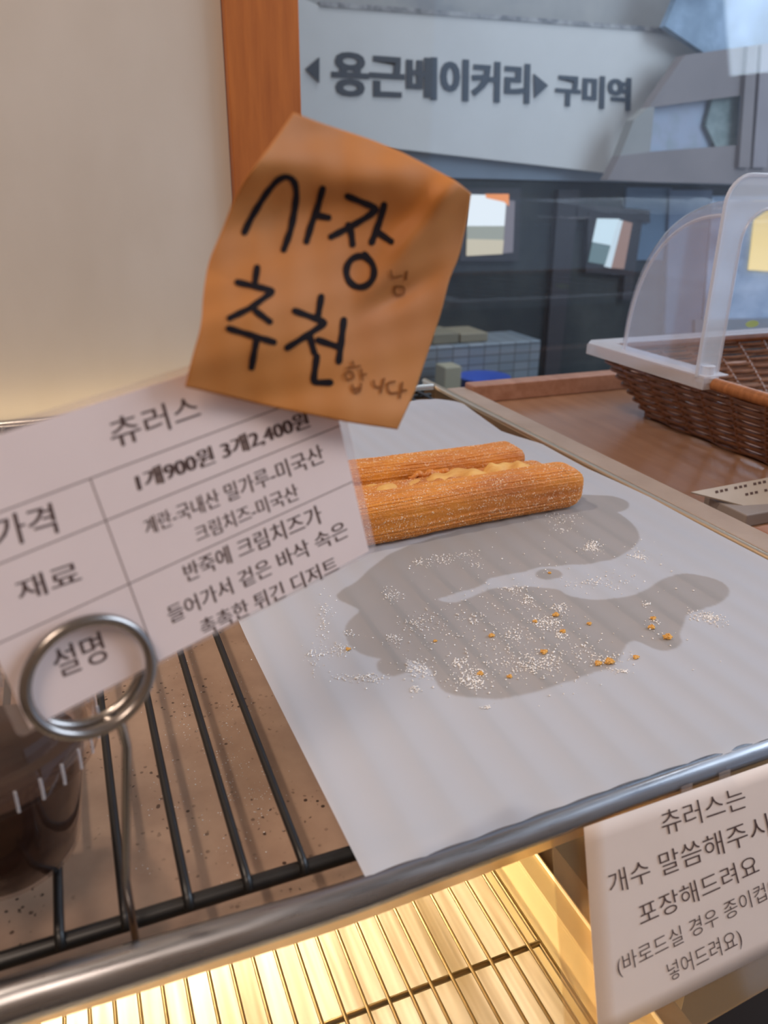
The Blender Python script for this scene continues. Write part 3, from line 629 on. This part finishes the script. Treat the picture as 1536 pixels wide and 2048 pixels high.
# ================================================================== WOODEN TRAY, TAG, BASKET
wt = empty('wooden_tray', 'reddish brown wooden tray right of the baking tray', 'tray')
ZF = -.015
b = MB(); b.box(.376, 1.15, .345, .742, -.0236, ZF); b.build('tray_bottom', tray_wood, wt)
b = MB(); b.box(.3745, .3975, .30, .742, -.0236, -.0005); b.build('left_rim', beige, wt, bevel=.0015)
b = MB(); b.box(.3975, 1.15, .722, .742, ZF, .0045); b.build('back_rim', rim_wood, wt, bevel=.0015)
b = MB(); b.box(.3975, 1.15, .326, .338, -.0236, -.001); b.build('front_rim', rim_wood, wt, bevel=.0015)
tg = empty('price_tag', 'small pale price tag lying at the right edge of frame', 'tag')
P4 = [PZ(1382,984,.001), PZ(1500,1012,.001), PZ(1640,1006,.001), PZ(1640,932,.012), PZ(1536,955,.010)]
nrm = Vector((-.1,-.45,1)).normalized(); tp0 = PZ(1382,984,.001)
tpt = lambda u, v, e=0.0: on_plane(u, v, tp0, nrm)+nrm*e
mb = MB(); mb.slab([tpt(1382,984), tpt(1500,1014), tpt(1640,1010), tpt(1640,930), tpt(1536,955)], -nrm*.0012); mb.build('tag_card', noisy('tag_card_paper', [(.3,(.42,.36,.30)),(.7,(.48,.42,.36))], 30), tg)
for (u, v, s_) in [(1430,982,1),(1490,987,.9)]:
    mb = MB()
    for k in range(11):
        x = u+k*9.5; y = v-k*2.0
        mb.add([tpt(x,y,2e-4), tpt(x+6,y-1,2e-4), tpt(x+7,y+4,2e-4), tpt(x+1,y+5,2e-4)], [(0,1,2,3)]) if k % 4 != 3 else None
    mb.build('printed_text', ink_soft, tg)
b = MB(); b.box(.418, .56, .362, .402, ZF, -.0055); b.build('tag_holder', plain('grey_holder', (.30,.26,.24), .4), tg, bevel=.001)

bk = empty('wicker_basket', 'brown woven wicker basket with tapered sides on wooden tray', 'basket')
xb, yb_, xt, yt = .540, .622, .497, .652; XR, YF = 1.02, .290      # bottom / top outlines
def ring_pts(h, off=0.0, n=None):
    """rounded rectangle outline at height fraction h"""
    x0 = xb+(xt-xb)*h-off; y1 = yb_+(yt-yb_)*h+off; x1 = XR-.04*(1-h)+off; y0 = YF+.03*(1-h)-off; r = .016
    pts = []
    for cx, cy, a0 in ((x0+r, y0+r, 180), (x1-r, y0+r, 270), (x1-r, y1-r, 0), (x0+r, y1-r, 90)):
        for t in range(6): a = math.radians(a0+t*18); pts.append(Vector((cx+r*math.cos(a), cy+r*math.sin(a), 0)))
    return pts
def resample(P, step):
    P = P+[P[0]]; out = []; L = [0]
    for a, b_ in zip(P, P[1:]): L.append(L[-1]+(b_-a).length)
    n = int(round(L[-1]/step/2)*2); j = 0
    for i in range(n):
        t = L[-1]*i/n
        while L[j+1] < t: j += 1
        out.append(P[j].lerp(P[j+1], (t-L[j])/(L[j+1]-L[j])))
    return out
NR = 17; H0, H1 = ZF+.0025, .048; COLS = 48
for k in range(NR):
    h = k/(NR-1); base_p = ring_pts(h); P = resample(base_p, .0034); n = len(P); path = []
    for i, p in enumerate(P):
        q0, q1 = P[i-1], P[(i+1)%n]; d = (q1-q0).normalized(); nrm_ = Vector((d.y, -d.x, 0))
        ph = (i/n)*COLS*math.pi + (k//1%2)*math.pi - h*1.6
        path.append(Vector((p.x, p.y, H0+(H1-H0)*h))+nrm_*(.0024*math.sin(ph)))
    mb = MB(); mb.tube(path, .00205, 6, True, .9); mb.build('strand', wicker, bk, True)
Pb = resample(ring_pts(0), .004); Pt = resample(ring_pts(1), .004)
def at_frac(P, t): n = len(P); x = (t % 1)*n; i = int(x); return P[i%n].lerp(P[(i+1)%n], x-i)
for k in range(COLS):
    path = []
    for j in range(9):
        h = j/8; t = k/COLS + (h*1.6/math.pi)/COLS; p = at_frac(Pb, t).lerp(at_frac(Pt, t), h); path.append(Vector((p.x, p.y, H0+(H1-H0)*h)))
    mb = MB(); mb.tube(path, .0019, 6); mb.build('stake', wicker, bk, True)
P = resample(ring_pts(1, .001), .004); path = [Vector((p.x, p.y, H1+.0035)) for p in P]
mb = MB(); mb.tube(path, .0050, 12, True); mb.build('rim', wick_rim, bk, True)
n = len(path); mb = MB()
for i in range(0, n*3):
    t = i/(n*3)*n; p = path[int(t)%n].lerp(path[(int(t)+1)%n], t-int(t)); d = (path[(int(t)+1)%n]-path[int(t)%n]).normalized(); s_ = Vector((0,0,1)).cross(d)
    mb.tube([p+d*(.0006*math.sin(a))+s_*(.0051*math.cos(a))+Vector((0,0,.0051*math.sin(a))) for a in np.linspace(0,2*math.pi,9)[:-1]], .00045, 4, True)
o = mb.build('rim_binding', wick_rim, bk, True); o['kind'] = 'stuff'
mb = MB(); b0 = ring_pts(0, -.002); mb.slab([Vector((p.x, p.y, ZF+.0005)) for p in b0], (0,0,.003)); mb.build('basket_bottom', wicker, bk)

lid = empty('roll_top_cover', 'clear plastic roll top cover on the back of wicker basket', 'cover')
LX0, LX1, LY0, LY1, LZ = .484, 1.03, .488, .660, .0572
b = MB()
b.slab([(LX0,LY0,LZ),(LX0+.026,LY0,LZ),(LX0+.026,LY1-.022,LZ),(LX1-.02,LY1-.022,LZ),(LX1-.02,LY0,LZ),(LX1,LY0,LZ),(LX1,LY1,LZ),(LX0+.012,LY1,LZ),(LX0,LY1-.012,LZ)], (0,0,.0015))
b.slab([(LX0,LY0,LZ-.010),(LX0+.0012,LY0,LZ-.010),(LX0+.0012,LY1-.010,LZ-.010),(LX0,LY1-.010,LZ-.010)], (0,0,.010))
b.slab([(LX0,LY0,LZ-.010),(LX0+.016,LY0,LZ-.010),(LX0+.016,LY0+.0012,LZ-.010),(LX0,LY0+.0012,LZ-.010)], (0,0,.010))
b.slab([(LX0+.012,LY1-.0012,LZ-.010),(LX1,LY1-.0012,LZ-.010),(LX1,LY1,LZ-.010),(LX0+.012,LY1,LZ-.010)], (0,0,.010))
b.build('base_frame', rimlid_m, lid, bevel=.0006)
CX0, CX1, CYc, CZ0 = .494, 1.02, .503, LZ+.0015; RYc, RZc = .112, .135
arc = [(CYc+RYc*math.sin(a)**.9 if a > 0 else CYc, CZ0+RZc*math.cos(a)**.88 if a < math.pi/2-1e-6 else CZ0) for a in np.linspace(0, math.pi/2, 28)]
mb = MB()                                                       # curved back shell with a rounded shoulder to the end wall
SH = [(0.0,-.010),(.001,-.0055),(.004,-.0018),(.009,0)]
sect = [(CX0+a, b_) for a, b_ in SH]+[(CX1-a, b_) for a, b_ in SH[::-1]]
for (x, dr) in sect:
    for (y, z) in arc:
        dy, dz = (y-CYc)/RYc, (z-CZ0)/RZc; mb.v.append((x, y+dr*dy, z+dr*dz))
m_n = len(arc)
for i in range(len(sect)-1):
    for j in range(m_n-1): mb.f.append((i*m_n+j, (i+1)*m_n+j, (i+1)*m_n+j+1, i*m_n+j+1))
mb.build('curved_shell', lid_m, lid, True)
mb = MB(); mb.slab([(CX0, CYc, CZ0)]+[(CX0, CYc+(y-CYc)*(1-.01/RYc), CZ0+(z-CZ0)*(1-.01/RZc)) for y, z in arc], (.0012,0,0)); mb.build('end_panel', lid_m, lid)
mb = MB(); mb.tube([(CX0+.0012, CYc+(y-CYc)*.915, CZ0+(z-CZ0)*.915) for y, z in arc], .0016, 8); mb.build('end_rib', rimlid_m, lid, True)
def rrect(x0, x1, z0, z1, r, y):
    P = []
    for cx, cz, a0 in ((x1-r, z1-r, 0), (x0+r, z1-r, 90)):
        for t in range(9): a = math.radians(a0+t*11.25); P.append(Vector((cx+r*math.cos(a), y, cz+r*math.sin(a))))
    return [Vector((x1, y, z0))]+P+[Vector((x0, y, z0))]
ft = CZ0+.153
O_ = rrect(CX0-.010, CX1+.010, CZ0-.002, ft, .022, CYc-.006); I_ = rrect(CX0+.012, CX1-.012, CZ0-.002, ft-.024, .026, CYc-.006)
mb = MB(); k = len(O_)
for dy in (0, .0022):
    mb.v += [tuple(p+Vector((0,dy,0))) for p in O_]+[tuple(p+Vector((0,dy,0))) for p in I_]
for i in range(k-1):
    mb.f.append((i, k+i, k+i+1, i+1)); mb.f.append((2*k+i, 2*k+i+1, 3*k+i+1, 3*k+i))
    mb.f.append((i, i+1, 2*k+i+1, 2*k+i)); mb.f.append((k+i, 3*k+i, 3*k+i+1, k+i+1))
mb.build('front_flange', clear('flange_plastic_painted_sheen', (.93,.95,.98), .6, .08, .34, (.88,.94,1)), lid)  # pale blue-white haze paints the bright reflection onto the clear flange
mb = MB(); mb.tube(O_, .0016, 8); mb.build('flange_outer_bead', rimlid_m, lid, True)
mb = MB(); mb.tube(I_, .0013, 8); mb.build('flange_inner_bead', rimlid_m, lid, True)
mb = MB(); mb.lathe([(.0001,0),(.008,0),(.008,.004),(.0060,.0055),(.006,.013),(.0001,.013)], (CX0-.001, CYc-.008, CZ0-.006), 20); mb.build('hinge_boss', rimlid_m, lid, True)
sy = PY(1490, 645, LY1-.02); mb = MB(); mb.slab([(sy.x+.009*math.cos(a), LY1-.03, sy.z+.0036*math.sin(a)) for a in np.linspace(0,2*math.pi,20,endpoint=False)], (0,.0004,0)); mb.build('green_oval', plain('lime_oval', (.50,.65,.10)), lid)['label'] = 'small lime green oval'  # flat lime green oval towards the back of the cover

# ================================================================== OUTSIDE THE GLASS
YO = 1.80
def opoly(name, pts, mat, y, th=.03, parent=None):
    mb = MB(); mb.slab([PY(u, v, y) for u, v in pts], (0, th, 0)); return mb.build(name, mat, parent)
plaster = noisy('grey_beige_plaster', [(.3,(.22,.23,.25)),(.5,(.36,.35,.33)),(.7,(.42,.40,.37))], 5, rough=.8, bump=.3, dist=.01)
sf = empty('storefront', 'dark glazed storefront seen through the glass pane, below white signboard', 'storefront')
darkg = noisy('dark_shop_glass', [(.25,(.012,.018,.024)),(.5,(.035,.042,.042)),(.75,(.075,.08,.072))], 4.5, (1,1,.8), rough=.7, detail=6)
darkg.node_tree.nodes['Principled BSDF'].inputs['Specular IOR Level'].default_value = .1
framem = plain('dark_brown_frame', (.018,.014,.015), .4)
opoly('facade_wall', [(380,-500),(1950,-500),(1950,375),(380,345)], plaster, YO+.07, .1, sf)
opoly('dark_glazing', [(500,330),(1950,345),(1900,1250),(500,1250)], darkg, YO+.04, .03, sf)
opoly('lintel', [(560,272),(790,297),(1320,357),(1800,395),(1800,430),(1536,372),(870,355),(560,335)], noisy('blue_grey_lintel', [(.3,(.17,.21,.25)),(.7,(.23,.28,.33))], 4, rough=.5), YO+.031, .008, sf)
opoly('mullion', [(1118,380),(1160,380),(1112,800),(1086,800)], framem, YO+.02, .02, sf)
opoly('door_head', [(1155,408),(1300,420),(1300,446),(1150,436)], framem, YO+.02, .02, sf)
opoly('jamb', [(1262,440),(1285,440),(1262,600),(1245,600)], framem, YO+.02, .02, sf)
opoly('blue_pilaster', [(1255,374),(1345,376),(1325,520),(1240,520)], noisy('blue_pilaster_paint', [(.3,(.07,.13,.20)),(.7,(.11,.18,.26))], 6), YO+.03, .01, sf)
f1 = opoly('small_window_frame', [(925,376),(1042,376),(1038,522),(921,522)], framem, YO+.02, .02, sf)
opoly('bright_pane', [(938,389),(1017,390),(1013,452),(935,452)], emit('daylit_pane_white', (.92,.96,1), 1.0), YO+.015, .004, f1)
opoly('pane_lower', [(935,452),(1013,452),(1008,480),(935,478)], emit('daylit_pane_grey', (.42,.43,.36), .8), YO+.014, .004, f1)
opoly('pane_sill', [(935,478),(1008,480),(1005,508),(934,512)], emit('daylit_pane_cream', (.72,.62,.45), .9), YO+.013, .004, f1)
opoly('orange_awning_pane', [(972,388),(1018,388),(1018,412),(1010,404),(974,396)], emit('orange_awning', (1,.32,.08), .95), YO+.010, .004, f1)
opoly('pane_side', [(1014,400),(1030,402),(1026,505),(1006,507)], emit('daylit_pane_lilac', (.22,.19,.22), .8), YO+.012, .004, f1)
f2 = opoly('small_window_frame', [(1178,424),(1275,430),(1262,552),(1172,545)], framem, YO+.018, .02, sf)
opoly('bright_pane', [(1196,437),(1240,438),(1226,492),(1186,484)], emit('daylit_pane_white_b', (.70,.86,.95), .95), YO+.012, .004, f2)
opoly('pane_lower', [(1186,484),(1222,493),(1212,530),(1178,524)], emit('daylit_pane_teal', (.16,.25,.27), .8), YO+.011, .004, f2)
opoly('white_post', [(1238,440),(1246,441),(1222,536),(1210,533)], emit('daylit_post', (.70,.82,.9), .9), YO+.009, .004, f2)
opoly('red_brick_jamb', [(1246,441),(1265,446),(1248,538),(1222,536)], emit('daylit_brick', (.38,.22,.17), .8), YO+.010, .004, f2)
bw = opoly('bright_shop_window', [(1425,392),(1900,392),(1880,668),(1405,668)], noisy('pale_blue_window', [(.32,(.12,.20,.30)),(.5,(.36,.50,.66)),(.68,(.62,.74,.88))], 5, (1,1,1.6), rough=.5), YO+.02, .01, sf)
opoly('dark_blue_post', [(1340,380),(1425,380),(1400,668),(1330,668)], noisy('deep_blue_paint', [(.3,(.07,.11,.18)),(.7,(.16,.22,.31))], 6), YO+.02, .01, sf)
opoly('warm_lamp', [(1512,440),(1560,405),(1575,545),(1500,540)], emit('warm_lamp_glow', (1,.74,.30), 1.3), YO+.01, .008, bw)
opoly('ledge_band', [(1390,640),(1880,628),(1880,668),(1390,668)], plain('slate_band', (.20,.24,.27)), YO+.012, .006, bw)
# signboard
sb = empty('signboard', 'white signboard with dark Korean lettering and two arrowheads beyond the glass', 'sign')
opoly('board', [(480,-60),(640,12),(1385,68),(1412,102),(1380,362),(1310,357),(790,297),(480,262)], noisy('offwhite_board', [(.3,(.62,.59,.54)),(.7,(.70,.67,.62))], 3, rough=.5), YO, .03, sb)
opoly('top_trim', [(640,2),(1385,60),(1385,69),(640,13)], noisy('grimy_trim', [(.35,(.08,.08,.09)),(.6,(.40,.38,.36))], 30), YO-.002, .03, sb)
signink = plain('dark_blue_sign_letters', (.018,.030,.045), .5)
spt = lambda u, v, e=0.0: PY(u, v, YO-.002-e)
for body, qq in [('용근베이커리', [(664,100),(1060,128),(1058,208),(665,192)]), ('구미역', [(1113,146),(1262,156),(1260,222),(1111,211)])]:
    printed('sign_lettering', body, qq, lambda u, v, e: spt(u, v, e*20), signink, sb, .028, .05)
for P in ([(611,138),(639,114),(639,166)], [(1068,147),(1097,171),(1070,196)]): opoly('arrowhead', P, signink, YO-.004, .002, sb)
# timber framed bay reflected in the pane at right, put in as solid shapes
tb = empty('reflected_bay', 'reflection of a brown timber bay with pale panes, built solid beyond glass', 'reflection')
brownf = noisy('brown_fascia', [(.3,(.19,.155,.145)),(.7,(.25,.205,.19))], 5, rough=.5)
opoly('reflected_fascia', [(1370,110),(1640,72),(1640,178),(1480,191),(1308,214),(1297,215),(1330,168)], brownf, YO-.10, .03, tb)
opoly('reflected_rail', [(1240,312),(1298,304),(1480,290),(1640,278),(1640,372),(1300,364),(1215,360)], brownf, YO-.10, .03, tb)
opoly('reflected_jamb', [(1297,215),(1309,214),(1300,304),(1240,312),(1268,240)], noisy('tan_jamb', [(.3,(.26,.25,.22)),(.7,(.33,.31,.28))], 6), YO-.10, .03, tb)
opoly('jamb', [(1496,92),(1516,90),(1500,335),(1478,335)], brownf, YO-.112, .012, tb)
opoly('jamb', [(1524,90),(1552,88),(1534,335),(1506,335)], noisy('taupe_jamb', [(.3,(.24,.20,.20)),(.7,(.30,.26,.26))], 6), YO-.112, .012, tb)
wf = opoly('reflected_pane', [(1300,205),(1640,180),(1640,300),(1290,312)], noisy('pale_pane', [(.35,(.30,.36,.36)),(.5,(.42,.45,.54)),(.65,(.40,.50,.60))], 7, rough=.4), YO-.065, .02, tb)
opoly('reflected_foliage', [(1425,198),(1480,192),(1474,292),(1432,294),(1412,250)], noisy('grey_green_foliage', [(.35,(.17,.22,.20)),(.65,(.33,.39,.37))], 16, rough=.7, bump=.5, dist=.01), YO-.08, .012, tb)
opoly('reflected_glazing', [(1368,-80),(1700,-80),(1700,75),(1412,108),(1330,52),(1352,0)], noisy('mottled_blue_glazing', [(.3,(.11,.17,.24)),(.5,(.22,.31,.40)),(.7,(.40,.52,.68))], 7, rough=.5, detail=6), YO-.06, .02, tb)
# things on the outside ledge
led = MB(); led.box(.5, 2.2, 1.50, 1.78, -.90, -.52); tag(led.build('ledge', plaster), 'grey plastered ledge standing before the dark storefront', 'ledge')
def obox(name, u0, v0, u1, v1, y, d, mat, label, cat, zb=-.52):
    a = PY(u0, v0, y); c = PY(u1, v1, y); mb = MB(); mb.box(a.x, c.x, y, y+d, zb, a.z); return tag(mb.build(name, mat, bevel=.003), label, cat)
cabm = Mat('tiled_grey_front', rough=.4); br_ = cabm.n('ShaderNodeTexBrick'); br_.offset = 0; br_.inputs['Scale'].default_value = 12; br_.inputs['Color1'].default_value = (.16,.19,.21,1); br_.inputs['Color2'].default_value = (.22,.24,.25,1); br_.inputs['Mortar'].default_value = (.09,.09,.09,1)
cabm.l(cabm.coord((1,1,1), (math.radians(90),0,0)), br_.inputs['Vector']); cabm.l(br_.outputs['Color'], cabm.b.inputs['Base Color'])
cab = obox('storage_cabinet', 840, 696, 1075, 760, 1.62, .14, cabm.m, 'grey cabinet with gridded front outside the glass', 'cabinet')
zt = PY(840,696,1.62).z
cb = plain('beige_cardboard', (.20,.17,.11), .7)
obox('cardboard_box', 866, 668, 917, 695, 1.64, .10, cb, 'left of two flat beige boxes on grey cabinet outside', 'box', zt+.001)
obox('cardboard_box', 921, 668, 975, 695, 1.64, .10, plain('tan_cardboard', (.24,.20,.13), .7), 'right of two flat beige boxes on grey cabinet outside', 'box', zt+.001)
obox('carton', 890, 735, 922, 775, 1.54, .05, plain('pale_carton', (.34,.30,.20), .7), 'pale upright carton left of the blue bucket outside', 'box')
a = PY(968, 752, 1.56); mb = MB(); mb.lathe([(.0001,0),(.045,0),(.058,a.z+.52-.006),(.062,a.z+.52),(.056,a.z+.52),(.0001,a.z+.5)], (a.x, 1.56, -.52), 24); tag(mb.build('bucket', plain('royal_blue_plastic', (.02,.06,.32), .4), smooth=True), 'blue round bucket outside just above the tray rim', 'bucket')
